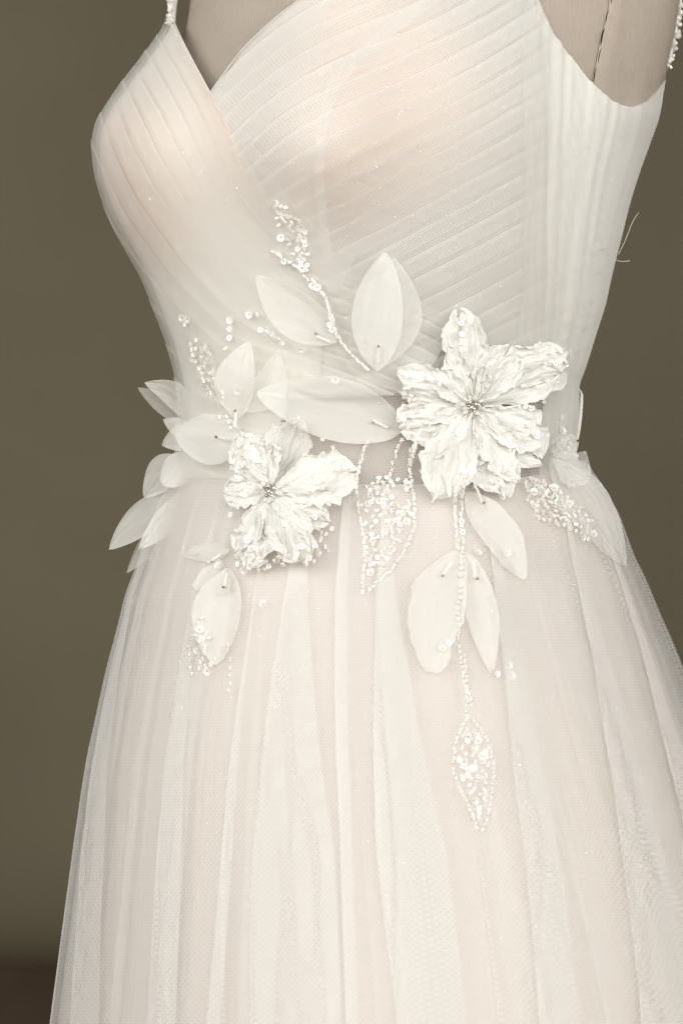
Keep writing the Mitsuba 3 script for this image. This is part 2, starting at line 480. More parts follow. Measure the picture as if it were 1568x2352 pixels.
for k in range(len(starts) - 1):
    a, b = r_curve(k), r_curve(k + 1)
    low = b + 13
    strip = Polygon(np.vstack([np.stack([gx, a], 1), np.stack([gx, low], 1)[::-1]])).buffer(0)
    pg = shapely.intersection(strip, right_panel)
    fold = shapely.intersection(Polygon(np.vstack([np.stack([gx, a + 0.4], 1), np.stack([gx, a + 0.78 * (b - a)], 1)[::-1]])).buffer(0), right_panel)
    meshes, uvs = [], []
    for g, dz, squash in ((pg, 0.0, 1.0), (fold, -0.0009, -1.0)):
        if g.is_empty or g.area < 400: continue
        got = patch(g, 7)
        x, y = got[0].T
        ya, yb = np.interp(x, gx, a), np.interp(x, gx, low)
        v = np.clip((y - ya) / (yb - ya), 0, 1)
        o = 0.0026 + 0.0027 * (1 - v) ** 1.5 + dz * .8 + 0.0008 * nz(x / 90, y / 26, k, seed=8)
        P, _ = front(x, y, o)
        meshes.append((P, got[1]))
        uvs.append(np.stack([x * S * 1.13 + 0.011 * k, squash * (y - ya) * S * 0.95 + 0.0007 * k + (0.0011 if squash < 0 else 0)], 1))
    if not meshes: continue
    mv, mf = join(meshes)
    note_top(mv)
    put('pleat', (mv, mf), 'tulle_pleat', G, uv=np.vstack(uvs))

# soft under layer that makes the front edge of the right panel milky
for dx in (0, -28, -75):
    sheet('bodice_veil', poly(neck_right[:44 - (dx < -50) * 8], np.array([(745 + dx, 120), (736 + dx, 300), (742 + dx, 480), (752 + dx * .5, 590), (700, 610)]), L0[96:40:-1]), 0.0016 + dx * 1e-5, 'tulle_soft')
sheet('cup_seam', poly(np.array([(1010, -30), (905, 40), (800, 130), (748, 200), (726, 300), (722, 400), (732, 500), (742, 585), (764, 585), (750, 490), (744, 400), (748, 310), (772, 215), (826, 148), (925, 66), (1030, -10)])), 0.0013, 'tulle_dense', label='pale curved seam where the cup ends')

# pleats of the left panel, lying over the right one ----------------------------
left_panel = poly(neck_left, L0[41:], np.array([(1010, 800), (960, 880), (900, 905), (680, 915), (640, 1000), (630, 1114)]), seam_line(620, 412, 2), inset_left(1096, 46))
Lx, Ly = L0.T


def l_curve(k):
    d = 45.0 * k
    m = min(1.0, k / 9.0)
    x = Lx - 0.56 * d
    y = Ly + 0.83 * d
    # the lower pleats run flatter
    y = y - m * 0.28 * (y - (222 + 0.83 * d)) * (y > 222 + 0.83 * d)
    return np.stack([x + 4 * nz(np.linspace(0, 5, len(x)), k * 2.7, seed=5), y], 1)


def extend(c):
    up = c[0] + (c[0] - c[3]) / np.linalg.norm(c[0] - c[3]) * 300
    dn = c[-1] + (c[-1] - c[-4]) / np.linalg.norm(c[-1] - c[-4]) * 500
    return np.vstack([up, c, dn])


for k in range(22):
    a, b = extend(l_curve(k)), extend(l_curve(k + 1))
    b2 = b + np.array([-0.56, 0.83]) * 8
    strip = Polygon(np.vstack([a, b2[::-1]])).buffer(0)
    fold = Polygon(np.vstack([a + [-0.2, .3], (a * 0.22 + b * 0.78)[::-1]])).buffer(0)
    la, lb = LineString(a), LineString(b2)
    meshes, uvs = [], []
    for g, dz, squash in ((strip, 0.0, 1.0), (fold, -0.0012, -1.0)):
        g = shapely.intersection(g, left_panel)
        if g.is_empty or g.area < 300: continue
        vv, ff = patch(g, 7)
        pt = shapely.points(vv)
        da, db = shapely.distance(pt, la), shapely.distance(pt, lb)
        v = da / (da + db + 1e-6)
        near = np.clip((vv[:, 0] - fL(vv[:, 1])) / 90, 0.12, 1)
        o = 0.0056 + near * ((0.0024 if k < 6 else 0.0042) * (1 - v) ** 1.3 + dz * .4) + 0.0008 * nz(vv[:, 0] / 60, vv[:, 1] / 60, k, seed=9)
        P, _ = front(vv[:, 0], vv[:, 1], o)
        meshes.append((P, ff))
        uvs.append(np.stack([shapely.line_locate_point(la, pt) * S + 0.013 * k, squash * da * S + 0.0005 * k], 1))
    if not meshes: continue
    mv, mf = join(meshes)
    note_top(mv)
    put('pleat', (mv, mf), 'tulle_left' if k else 'tulle_edge', G, uv=np.vstack(uvs))
# a second veil under the left pleats
sheet('bodice_veil', poly(neck_left, L0[41:92], np.array([(660, 700), (610, 880), (600, 1110)]), seam_line(590, 412, 2), inset_left(1096, 46)), 0.0030, 'tulle_soft', label='milky layer under the pleats of the left panel')

# where the two panels cross, soft single layers of tulle lie over both
for wd in (14, 28, 46):
    band = LineString(L0[54:118]).buffer(wd, cap_style='flat')
    sheet('wrap_edge', band, 0.0074 + wd * 8e-6, 'tulle_wisp', label=None)

# the side panel: fine upright gathers
def gathers(x, y):
    f = (x - 1200) / np.maximum(fR(y) - 1200, 40)
    return 0.0034 * nz(f * 22, y / 420, seed=21) + 0.0018 * nz(f * 70, y / 260, seed=22)


for i_, dx in enumerate((0, 50)):
    sheet('side_panel', poly(arm[22 + 6 * i_:], inset_right(152, 1075), seam_line(1330, 1205, 3), np.array([(1180 + dx, 900), (1180 + dx, 760), (1190 + dx, 600), (1192 + dx, 450), (1192 + dx, 330), (1190 + dx, 150)])), 0.0066 + 0.0012 * i_, 'tulle_gathering', step=6, wave=gathers, label=None if i_ else 'gathered ivory panel under the armhole')

# neckline and armhole bindings
for line, rad in ((neck_left, 0.0009), (neck_right, 0.0006), (arm, 0.0007)):
    P, _ = front(line[:, 0], line[:, 1], 0.0046 - 0.0034 * np.clip((line[:, 0] - 1460) / 60, 0, 1))
    put('neckline_binding', tube(P, rad, 8), 'tulle_smooth', G)

# waist flap at the back closing
fl = spline([(1329, 893), (1335, 905), (1333, 940), (1329, 975), (1324, 1010)], 24)
Pf = R(fl[:, 0], fl[:, 1], 0.006 + 0 * fl[:, 0])
put('closing_flap', tube(Pf, np.interp(np.arange(24), [0, 4, 18, 23], [.0003, .0013, .0018, .0012]), 8), 'binding', G, label='narrow loop of the back closing at the waist')

# ------------------------------------------------------------------ skirt
def ring_u(n_front, n_back):
    return np.r_[np.linspace(-0.4, np.pi + 0.4, n_front), np.linspace(np.pi + 0.4, 2 * np.pi - 0.4, n_back)[1:]]


def skirt_rows(n):
    return np.r_[np.linspace(0, 1, n) ** 1.15, 1.35, 2.0, 2.6]   # 1 = grid height 2430


def skirt_mesh(uu, rows, off, folds=None, seed=0, lean=0.0, flare=0.0):
    U, W = np.meshgrid(uu, rows)
    X, eta = U.copy(), np.zeros_like(U)
    if folds is not None:
        for ui, w, k, a, drift, start in folds:
            grow = np.clip((W - start) / 0.5, 0, 1.3) ** 0.8
            q = (U - ui - drift * W) / w
            q = np.where(np.abs(q) > 8, 8, q)
            g = np.exp(-q * q)
            X = X - (1.25 + (k - 1.25) * grow) * (q * w) * g
            eta = eta + a * (0.3 + 0.7 * grow) * (0.35 + 1.15 * q) * g
    # drift of the folds as they fall
    X = X + lean * W * np.sin(U * 1.0) + 0.006 * np.clip(W, 0, 1.2) * np.sin(3.1 * U + seed) + 0.010 * W * nz(U * 3, W * 1.5, seed, seed=seed)
    c, h = 0, 0
    py0 = seam(np.clip((fL(1110) + fR(1110)) / 2 - (fR(1110) - fL(1110)) / 2 * np.cos(X), 405, 1345))
    py = py0 + (2430 - py0) * W
    P, _ = surf(X, py, off(W) + flare * np.clip(-np.cos(X), 0, 1) ** 6 * np.clip(W / 0.3, 0, 1) + eta + 0.0012 * nz(U * 40, W * 2, seed + 5, seed=seed) * (0.3 + np.clip(W, 0, 1)))
    arc = np.r_[0, np.cumsum(np.linalg.norm(np.diff(P[int(len(rows) * .45)], axis=0), axis=1))]
    uv = np.stack([np.broadcast_to(arc, U.shape), (py - 1100) * S], -1)
    return P.reshape(-1, 3), grid_faces(len(uu), len(rows)), uv.reshape(-1, 2)


u0, w0 = ring_u(260, 60), skirt_rows(60)
v_, f_, uv_ = skirt_mesh(u0, w0, lambda W: -0.001 + 0 * W)
put('skirt_lining', (v_, f_), 'skirt_satin', G, uv=uv_, label='blush lining showing through the tulle')
note_top(v_)


def line_fold(x1, x2, w, k, a=0.003, start=0.0):
    ua, ub = float(u_of(x1, 1700)), float(u_of(x2, 2352))
    return (ua - (ub - ua) * 0.445 / 0.495, w, k, a, (ub - ua) / 0.495, start)


def make_folds(seed, lo, hi, wlo, whi, klo, khi, alo, ahi, fixed=()):
    r = np.random.default_rng(seed)
    out, x = list(fixed), -0.35
    while x < np.pi + 0.35:
        x += lo + (hi - lo) * r.random() ** 1.8
        w = wlo + (whi - wlo) * r.random() ** 1.5
        if any(abs(x + 0.5 * 0 - f[0] - f[4] * 0.5) < 1.25 * (f[1] + w) for f in fixed): continue
        out.append((x, w, r.uniform(klo, khi), r.uniform(alo, ahi), r.normal() * 0.03, r.uniform(-0.3, 0.4)))
    return out


big = [line_fold(682, 700, 0.085, 4.3, 0.0036), line_fold(797, 833, 0.040, 3.0, 0.003, -0.4), line_fold(912, 980, 0.075, 4.2, 0.004), line_fold(1185, 1262, 0.060, 3.4, 0.004, -0.1),
       line_fold(270, 232, 0.085, 3.2, 0.003), line_fold(560, 520, 0.035, 2.4, 0.002), line_fold(432, 405, 0.055, 3.0, 0.003), line_fold(1390, 1490, 0.085, 3.6, 0.004), line_fold(1500, 1640, 0.10, 3.0, 0.004)]
u1 = ring_u(1000, 80)
v_, f_, uv_ = skirt_mesh(u1, w0, lambda W: 0.003 + 0.0030 * np.clip(W, 0, 1.2), make_folds(5, 0.10, 0.42, 0.03, 0.09, 1.3, 3.6, 0.0012, 0.0030), seed=2)
put('skirt_layer', (v_, f_), 'tulle_soft', G, uv=uv_, label='inner layer of fine tulle')
note_top(v_)
u2 = ring_u(1500, 100)
v_, f_, uv_ = skirt_mesh(u2, w0, lambda W: 0.0060 + 0.0065 * np.clip(W, 0, 1.3) ** 0.7, make_folds(17, 0.08, 0.30, 0.022, 0.05, 1.2, 2.6, 0.0012, 0.0028, big), seed=7, flare=0.0045)
put('skirt_layer', (v_, f_), 'tulle_skirt', G, uv=uv_, label='outer layer of glittering net falling in folds')
note_top(v_)

# ------------------------------------------------------------------ sewn on: leaves, flowers, beads
def pleaf(base, tip, width, Yb=None, Yt=None, lift=0.004, tiplift=0.003, cup=0.28, curl=0.0, bend=0.0, blunt=0.0, seed=0, hug=1.0, bsdf='organza', label=None, n=26, m=15, ragged=0.04, crinkle=0.0014):
    b, t = np.array(base, float), np.array(tip, float)
    L = np.linalg.norm(t - b)
    d = (t - b) / L
    e = np.array([-d[1], d[0]])
    s, q = np.meshgrid(np.linspace(0, 1, n), np.linspace(-1, 1, m), indexing='ij')
    prof = np.sin(np.pi * np.clip(s, 0, 1) ** 0.86) ** (0.80) * (1 - blunt) + blunt * np.sqrt(np.clip(1 - ((s - 0.52) / 0.5) ** 2, 0, 1))
    prof = np.maximum(prof, 0.05 * (1 - s) + 0.004)
    prof = prof * (1 + ragged * nz(s * 9, np.sign(q) * 3, seed, seed=seed))
    ctr = b + s[..., None] * (t - b) + (bend * L * np.sin(np.pi * s))[..., None] * e
    xy = ctr + (q * prof * width / 2)[..., None] * e
    tY = top(xy[..., 0], xy[..., 1])
    c0 = top(ctr[..., 0], ctr[..., 1])
    if Yb is None: Yb = top(*b) - 0.002
    if Yt is None: Yt = top(*t) - tiplift
    chord = Yb + (Yt - Yb) * s
    Y = chord - 0.4 * lift * np.sin(np.pi * s) ** 0.8
    if hug > 0: Y = np.minimum(Y, tY - 0.0016) * hug + Y * (1 - hug)
    Y = Y - cup * (np.abs(q) ** 2) * prof * width * S * 0.35 + curl * q * prof * width * S
    Y = Y - 0.0016 * nz(s * 3, q * 1.4, seed, seed=seed + 3) - 0.0005 * np.exp(-(q / 0.06) ** 2)
    if crinkle: Y = Y - crinkle * nz(q * 5, s * 2, seed, seed=seed + 9)
    P = R(xy[..., 0], xy[..., 1], Y)
    k = put('fabric_leaf', (P.reshape(-1, 3), grid_faces(m, n)), bsdf, G, uv=np.stack([q * prof * width / 2 * S, s * L * S], -1).reshape(-1, 2), label=label)
    note_leaf.append(P.reshape(-1, 3))
    return k


note_leaf = []
# the leaves at the waist
leaf_keys = {}
leaf_keys['a'] = pleaf((772, 786), (586, 632), 108, lift=0.006, bend=-0.04, seed=1, label='broad organza leaf pointing up to the left below the beaded sprig', bsdf='organza_faint')
leaf_keys['b2'] = pleaf((872, 845), (905, 590), 112, lift=0.003, bend=0.10, seed=22, bsdf='organza_faint')
leaf_keys['b'] = pleaf((866, 852), (884, 580), 118, lift=0.009, tiplift=0.006, bend=-0.03, seed=2, blunt=0.2, label='upright oval organza leaf between the pleats')
leaf_keys['c'] = pleaf((560, 945), (640, 806), 84, lift=0.005, bend=0.16, seed=3, bsdf='organza_faint')
leaf_keys['d'] = pleaf((543, 962), (572, 782), 92, lift=0.010, tiplift=0.006, bend=-0.10, seed=4, label='upright leaf left of the large horizontal leaf')
leaf_keys['e'] = pleaf((930, 986), (590, 902), 146, lift=0.011, tiplift=0.008, bend=0.02, seed=5, blunt=0.25, label='large horizontal organza leaf between the two flowers', n=34, m=21)
# at the left outline
leaf_keys['f2'] = pleaf((432, 975), (316, 890), 46, Yb=-0.015, Yt=-0.030, lift=0.004, bend=0.03, hug=0, seed=6, bsdf='organza_faint')
leaf_keys['f'] = pleaf((438, 965), (331, 878), 58, Yb=-0.02, Yt=-0.045, lift=0.006, bend=0.16, hug=0, seed=7, label='uppermost pointed leaf standing out from the left side of the waist')
leaf_keys['g'] = pleaf((450, 1000), (374, 963), 44, Yb=-0.02, Yt=-0.020, hug=0, seed=8)
leaf_keys['h'] = pleaf((470, 985), (371, 1023), 66, Yb=-0.03, Yt=-0.028, hug=0, seed=9)
leaf_keys['i'] = pleaf((560, 1005), (404, 1000), 118, Yb=None, Yt=-0.062, lift=0.012, bend=-0.04, blunt=0.45, hug=0.5, seed=10, label='rounded leaf lying across the left side of the waist', bsdf='organza_dense')
leaf_keys['j2'] = pleaf((452, 1072), (330, 1140), 84, Yb=-0.02, Yt=-0.02, lift=0.004, bend=0.18, blunt=0.3, hug=0, seed=11)
leaf_keys['j'] = pleaf((456, 1050), (372, 1112), 76, Yb=-0.03, Yt=-0.040, lift=0.006, bend=0.05, blunt=0.5, hug=0, seed=12)
leaf_keys['k'] = pleaf((412, 1128), (250, 1263), 74, Yb=-0.015, Yt=-0.030, lift=0.004, bend=0.03, hug=0, seed=13, label='long grey leaf reaching furthest left at the hip')
leaf_keys['l2'] = pleaf((405, 1150), (291, 1317), 50, Yb=-0.02, Yt=-0.025, lift=0.004, bend=-0.02, hug=0, seed=14, bsdf='organza_faint')
leaf_keys['l'] = pleaf((425, 1130), (318, 1262), 56, Yb=-0.03, Yt=-0.050, lift=0.006, bend=-0.04, hug=0, seed=15)
# on the skirt
leaf_keys['m'] = pleaf((508, 1286), (446, 1352), 74, lift=0.006, blunt=0.5, curl=0.25, seed=16, ragged=0.3, bend=-0.25, bsdf='organza_dense')
leaf_keys['m2'] = pleaf((528, 1262), (424, 1275), 46, lift=0.005, blunt=0.4, seed=26, ragged=0.3, bsdf='organza_dense')
leaf_keys['n'] = pleaf((524, 1305), (494, 1528), 112, lift=0.009, bend=0.06, blunt=0.25, seed=17, label='hanging leaf under the left flower', bsdf='organza_dense')
leaf_keys['o'] = pleaf((1050, 1262), (992, 1545), 122, lift=0.010, bend=0.08, blunt=0.8, seed=18, ragged=0.45, label='hanging leaf left of the beaded drop', bsdf='organza_dense')
leaf_keys['p'] = pleaf((1066, 1262), (1128, 1545), 76, lift=0.008, bend=-0.03, blunt=0.2, seed=19, label='narrow hanging leaf right of the beaded drop', bsdf='organza_dense')
leaf_keys['q'] = pleaf((1070, 1130), (1205, 1330), 86, lift=0.008, bend=-0.05, blunt=0.35, seed=20, ragged=0.2, label='drooping leaf below the large right flower', bsdf='organza_dense')

for P in note_leaf: note_top(P)


def petal(fl, C, ang, length, width, seed, lift=0.008, rid=0.0042, freq=4.6, droop=0.0, cloth='petal_cloth', n=58, m=60, tilt=0.0, base=0.10, height=0.0):
    s, q = np.meshgrid(np.linspace(0, 1, n), np.linspace(-1, 1, m), indexing='ij')
    prof = np.where(s < 0.6, 0.24 + 0.76 * np.sin(np.clip(s / 0.6, 0, 1) * np.pi / 2) ** 1.1, np.sqrt(np.clip(1 - ((s - 0.6) / 0.405) ** 2, 0, 1)))
    rag = 1 + 0.46 * nz(s * 6 + 1.5 * np.sign(q), np.sign(q) * 5, seed, seed=seed) + 0.34 * nz(s * 17, np.sign(q) * 5, seed, seed=seed + 1)
    tip = 1 + 0.26 * nz(q * 3.5, 4.1, seed, seed=seed + 2) + 0.16 * nz(q * 11, 2.2, seed, seed=seed + 2)
    rad = base * length + (1 - base) * length * s * tip
    lat = q * prof * rag * width * 1.0 / 2
    # gathered cloth: ridges run out from the heart, wandering and branching
    wq = q * (0.45 + 0.55 * prof) * freq * 0.62 + 1.5 * nz(s * 1.8, q * 1.6, seed, seed=seed + 4) + 0.35 * nz(s * 6, q * 4, seed, seed=seed + 5)
    r1 = 1 - np.abs(2 * (meshkit.noise(np.stack([wq, s * 1.3, 0 * s + seed], -1), seed + 6)) - 1)
    r2 = 1 - np.abs(2 * (meshkit.noise(np.stack([wq * 2.1 + 3, s * 2.6, 0 * s + seed], -1), seed + 7)) - 1)
    amp = rid * (0.35 + 0.65 * np.sin(np.pi * np.clip(s * 0.8 + 0.12, 0, 1)))
    H = amp * (1.2 * (1 - r1) ** 1.1 + 0.22 * (1 - r2) + 0.35 * np.sin(wq * 2.2 + 3 * s)) + 0.0010 * nz(s * 9, q * 7, seed, seed=seed + 8)
    edge = np.clip((np.maximum(np.abs(q), s) - 0.72) / 0.28, 0, 1)
    H = H + 0.0070 * edge ** 1.3 * (nz(np.arctan2(q, s + .2) * 7, 1.0, seed, seed=seed + 11, octaves=2) + 0.25)
    H = H + lift * np.sin(np.pi * (0.12 + 0.80 * s)) ** 1.0 + tilt * q * width * S * 0.3 + height - droop * s ** 2
    lat = lat + 11.0 * nz(s * 5, q * 6, seed, seed=seed + 13)
    rad = rad + 12.0 * nz(s * 5, q * 6, seed, seed=seed + 14)
    ca, sa = math.cos(ang), math.sin(ang)
    x, y = C[0] + ca * rad - sa * lat, C[1] + sa * rad + ca * lat
    tY = np.minimum(top(x, y), top(*C) * 0.6 + 0.4 * top(x, y))
    P = R(x, y, tY - 0.0015 - H)
    note_leaf.append(P.reshape(-1, 3))
    return put('petal', (P.reshape(-1, 3), grid_faces(m, n)), cloth, fl)


def flower(C, petals, label, seed):
    fl = group('flower', G, label)
    for i, (tx, ty, w, kw) in enumerate(petals):
        dx, dy = tx - C[0], ty - C[1]
        ang, ln = math.atan2(dy, dx), math.hypot(dx, dy)
        petal(fl, C, ang, ln, w, seed + 20 * i, **kw)
        if w > 85 and 'cloth' not in kw:
            sd = 1 if i % 2 else -1
            petal(fl, C, ang + sd * 0.17, ln * 0.90, w * 0.62, seed + 20 * i + 7, **{**kw, 'height': kw.get('height', 0) + 0.0022, 'freq': 3.4, 'tilt': -0.5 * sd})
            petal(fl, C, ang - sd * 0.24, ln * 0.66, w * 0.52, seed + 20 * i + 13, **{**kw, 'height': kw.get('height', 0) + 0.0034, 'freq': 3.2, 'tilt': 0.6 * sd})
    return fl


note_leaf.clear()
F1 = flower((1085, 932), [
    (1236, 1052, 150, dict(height=0.0, lift=0.008)),
    (1292, 812, 128, dict(height=0.001, lift=0.008)),
    (922, 862, 104, dict(height=0.001)),
    (1052, 716, 96, dict(height=0.002, freq=3.2)),
    (1152, 1132, 132, dict(height=0.002)),
    (925, 978, 118, dict(height=0.003)),
    (1000, 1134, 124, dict(height=0.004, lift=0.012)),
    (1165, 800, 90, dict(height=0.004)),
    (1005, 850, 80, dict(height=0.005)),
], 'larger ruffled white flower with a crystal heart, at the right of the waist', 100)
F2 = flower((618, 1127), [
    (684, 968, 110, dict(height=0.0, cloth='organza_dense')),
    (552, 1000, 92, dict(height=0.001)),
    (606, 1010, 70, dict(height=0.0015)),
    (520, 1130, 84, dict(height=0.001)),
    (818, 1082, 122, dict(height=0.002, lift=0.012)),
    (566, 1288, 96, dict(height=0.002)),
    (748, 1195, 96, dict(height=0.002)),
    (700, 1290, 100, dict(height=0.004, lift=0.013)),
], 'smaller ruffled white flower with a crystal heart, left of the middle', 500)
for P in note_leaf: note_top(P)
note_leaf.clear()
F3 = flower((1262, 1046), [
    (1352, 1092, 84, dict(cloth='organza_faint', height=0.0, lift=0.002, freq=5, rid=0.0018)),
    (1322, 1012, 54, dict(cloth='organza_faint', height=0.0, lift=0.002, rid=0.0018)),
], 'third ruffled flower turned away at the right hip', 800)
leaf_keys['r'] = pleaf((1264, 1050), (1437, 1302), 104, lift=0.0005, tiplift=0.0002, cup=0.02, bend=-0.035, crinkle=0.0035, ragged=0.15, seed=31, bsdf='organza_faint', label='crinkled cloth petal lying over the outline of the right hip', n=50, m=40)

# beads -------------------------------------------------------------
def lathe_ring(r0, r1, h, sides=8, cupd=0.0):
    a = np.arange(sides) * 2 * np.pi / sides
    ring = lambda r, z: np.stack([r * np.cos(a), r * np.sin(a), 0 * a + z], 1)
    V = np.vstack([ring(r1, -h / 2 + cupd), ring(r1, h / 2 + cupd), ring(r0, h / 2), ring(r0, -h / 2)])
    F = []
    for k in range(4):
        for i in range(sides):
            j = (i + 1) % sides
            p, q = k * sides, ((k + 1) % 4) * sides
            F += [[p + i, p + j, q + j], [p + i, q + j, q + i]]
    return V, np.array(F)


m_tube = mikit.ply(lathe_ring(0.00045, 0.00122, 0.0026, 9), 'bead_milk', smooth=50)
m_tube_c = mikit.ply(lathe_ring(0.0005, 0.00115, 0.0026, 9), 'bead_clear', smooth=50)
m_long = mikit.ply(lathe_ring(0.0004, 0.0011, 0.0105, 9), 'bead_clear', smooth=50)
m_end = mikit.ply(lathe_ring(0.0003, 0.00085, 0.0016, 8), 'smoky_crystal', smooth=50)
m_seq = mikit.ply(lathe_ring(0.0007, 0.0026, 0.00018, 14, 0.0006), 'sequin_bright', smooth=25)
m_seq_s = mikit.ply(lathe_ring(0.0007, 0.0019, 0.0005, 12, 0.0003), 'sequin_bright', smooth=25)
m_seq_c = mikit.ply(lathe_ring(0.0008, 0.0028, 0.00018, 14, 0.0006), 'bead_clear', smooth=25)
m_pearl = mikit.ply(trimesh.creation.icosphere(2, 0.0017), 'bead_milk', smooth=True)
m_cryst = mikit.ply(trimesh.creation.icosphere(1, 0.0016), 'silver', smooth=False)
m_smoke = mikit.ply(trimesh.creation.icosphere(1, 0.0015), 'smoky_crystal', smooth=False)
m_drop = mikit.ply(trimesh.creation.icosphere(2, 0.0021), 'bead_clear', smooth=True)
br = np.random.default_rng(77)


def sew(name, parent, shape, px, py, axis=None, lift=0.0012, tilt=0.25, flat=True, size=1.0, Y=None):
    """One bead at px, py. axis: direction on the cloth that the hole points along (None: the hole faces out)."""
    Y0 = float(top(px, py)) if Y is None else Y
    P = R(px, py, Y0 - lift)
    g = 14.0
    if Y is None:
        tx = R(px + g, py, float(top(px + g, py))) - R(px - g, py, float(top(px - g, py)))
        ty = R(px, py + g, float(top(px, py + g))) - R(px, py - g, float(top(px, py - g)))
    else:
        tx, ty = np.array([1.0, 0, 0]), np.array([0, 0, -1.0])
    n = np.cross(tx, ty); n /= np.linalg.norm(n)
    if n[1] > 0: n = -n
    n = n + tilt * br.normal(size=3); n /= np.linalg.norm(n)
    if axis is None:
        z = n
    else:
        z = tx / np.linalg.norm(tx) * axis[0] + ty / np.linalg.norm(ty) * axis[1] + 0.15 * br.normal(size=3)
        z /= np.linalg.norm(z)
    x = np.cross(z, [0.3, 0.5, 0.81]); x /= np.linalg.norm(x)
    y = np.cross(z, x)
    m = np.eye(4)
    m[:3, 0], m[:3, 1], m[:3, 2], m[:3, 3] = x * size, y * size, z * size, P
    k = key_of(name, parent)
    scene[k] = {**shape, 'to_world': T4(m)}
    return k


def strand(parent, pts, pitch=9.5, shape=None, skip=0.0, jit=1.2, lift=0.0012, size=1.0):
    p = np.asarray(pts, float)
    dense = spline(p, 400)
    arc = np.r_[0, np.cumsum(np.linalg.norm(np.diff(dense, axis=0), axis=1))]
    d = pitch / 2
    while d < arc[-1]:
        i = min(int(np.searchsorted(arc, d)), 398)
        if br.random() >= skip:
            t = dense[min(i + 3, 399)] - dense[max(i - 3, 0)]
            t = t / (np.linalg.norm(t) + 1e-9)
            x, y = dense[i] + br.normal(size=2) * jit
            sh = shape if shape is not None else (m_tube if br.random() < 0.65 else m_tube_c)
            sew('bead', parent, sh, x, y, axis=t, lift=lift, size=size * br.uniform(0.85, 1.1))
        d += pitch * br.uniform(0.85, 1.2)


def fill(parent, pg, n, mixw=(0.13, 0.32, 0.22, 0.33), lift=0.001):
    """Sequins and beads strewn over a patch."""
    pg = Polygon(pg)
    x0, y0, x1, y1 = pg.bounds
    done = []
    tries = 0
    while len(done) < n and tries < 6000:
        tries += 1
        x, y = br.uniform(x0, x1), br.uniform(y0, y1)
        if not pg.contains(shapely.points(x, y)) or any((x - a) ** 2 + (y - b) ** 2 < 81 for a, b in done): continue
        done.append((x, y))
        k = br.choice(4, p=mixw)
        ang = br.uniform(0, np.pi)
        ax = (math.cos(ang) * 0.6, math.sin(ang))
        if k == 0: sew('sequin', parent, m_seq_s, x, y, lift=lift + 0.0004, tilt=0.35, size=0.85)
        elif k == 1: sew('sequin', parent, m_seq_c, x, y, lift=lift, tilt=0.3, size=br.uniform(0.75, 1.1))
        elif k == 2: sew('bead', parent, m_tube, x, y, axis=ax, lift=lift)
        else: sew('bead', parent, m_tube_c, x, y, axis=ax, lift=lift)


def sequins(parent, spots, shape, lift=0.001, tilt=0.15, size=1.0):
    for x, y in spots: sew('sequin', parent, shape, x, y, lift=lift, tilt=tilt, size=size)


# sprig running down from the bust
sp = group('beaded_sprig', G, 'beaded sprig curving down from the right cup to the waist')
fill(sp, [(632, 458), (650, 470), (690, 510), (715, 560), (716, 612), (700, 622), (668, 580), (645, 545), (628, 500)], 34)
strand(sp, [(622, 572), (650, 594), (680, 612), (708, 645)], 11)
strand(sp, [(712, 640), (745, 680), (762, 730), (772, 768), (800, 805), (838, 842), (852, 852)], 9.0)
strand(sp, [(748, 690), (766, 745), (780, 780)], 10)
sequins(sp, [(645, 545), (690, 596), (694, 616), (718, 655), (728, 660)], m_seq)
sequins(sp, [(757, 745), (762, 757), (640, 583), (652, 600)], m_seq_s)
# flat clear sprig on the left side
sp = group('beaded_sprig', G, 'faint clear beaded sprig at the left side of the waist')
fill(sp, [(436, 780), (470, 778), (490, 830), (505, 880), (520, 960), (500, 965), (470, 890), (444, 840)], 30, (0.05, 0.5, 0.1, 0.35))
strand(sp, [(418, 728), (432, 760), (440, 800), (452, 840), (478, 895), (510, 945), (530, 985)], 15, m_tube, skip=0.25)
sequins(sp, [(418, 730), (430, 732)], m_seq_c)
# loose sequins between the leaves
sp = group('sequin_scatter', G, 'loose bright sequins scattered left of the broad leaf')
sequins(sp, [(572, 722), (614, 757), (528, 735), (694, 804)], m_seq, tilt=0.1)
sequins(sp, [(590, 722), (598, 757), (626, 768), (527, 755), (648, 788), (527, 776), (518, 800), (640, 778)], m_seq_s, tilt=0.15)
sequins(sp, [(635, 775), (770, 872), (545, 898)], m_seq_c)
# the big beaded leaf in the middle
sp = group('beaded_leaf', G, 'large beaded leaf hanging between the flowers')
strand(sp, [(846, 1012), (832, 1045), (822, 1080), (818, 1120), (822, 1165), (832, 1210), (836, 1260), (834, 1320), (830, 1368)], 10)
strand(sp, [(968, 985), (950, 1020), (940, 1060), (944, 1105), (952, 1150), (952, 1195), (940, 1240), (912, 1290), (876, 1330), (842, 1358)], 10)
strand(sp, [(940, 995), (912, 1030), (900, 1075), (890, 1120)], 14)
strand(sp, [(962, 1005), (950, 1035), (942, 1075)], 9.5, m_tube)
fill(sp, [(836, 1110), (900, 1085), (940, 1110), (946, 1190), (920, 1250), (880, 1300), (846, 1320), (838, 1240), (828, 1160)], 78)
sequins(sp, [(870, 1098), (910, 1195), (918, 1205), (880, 1150)], m_seq_s, tilt=0.1)
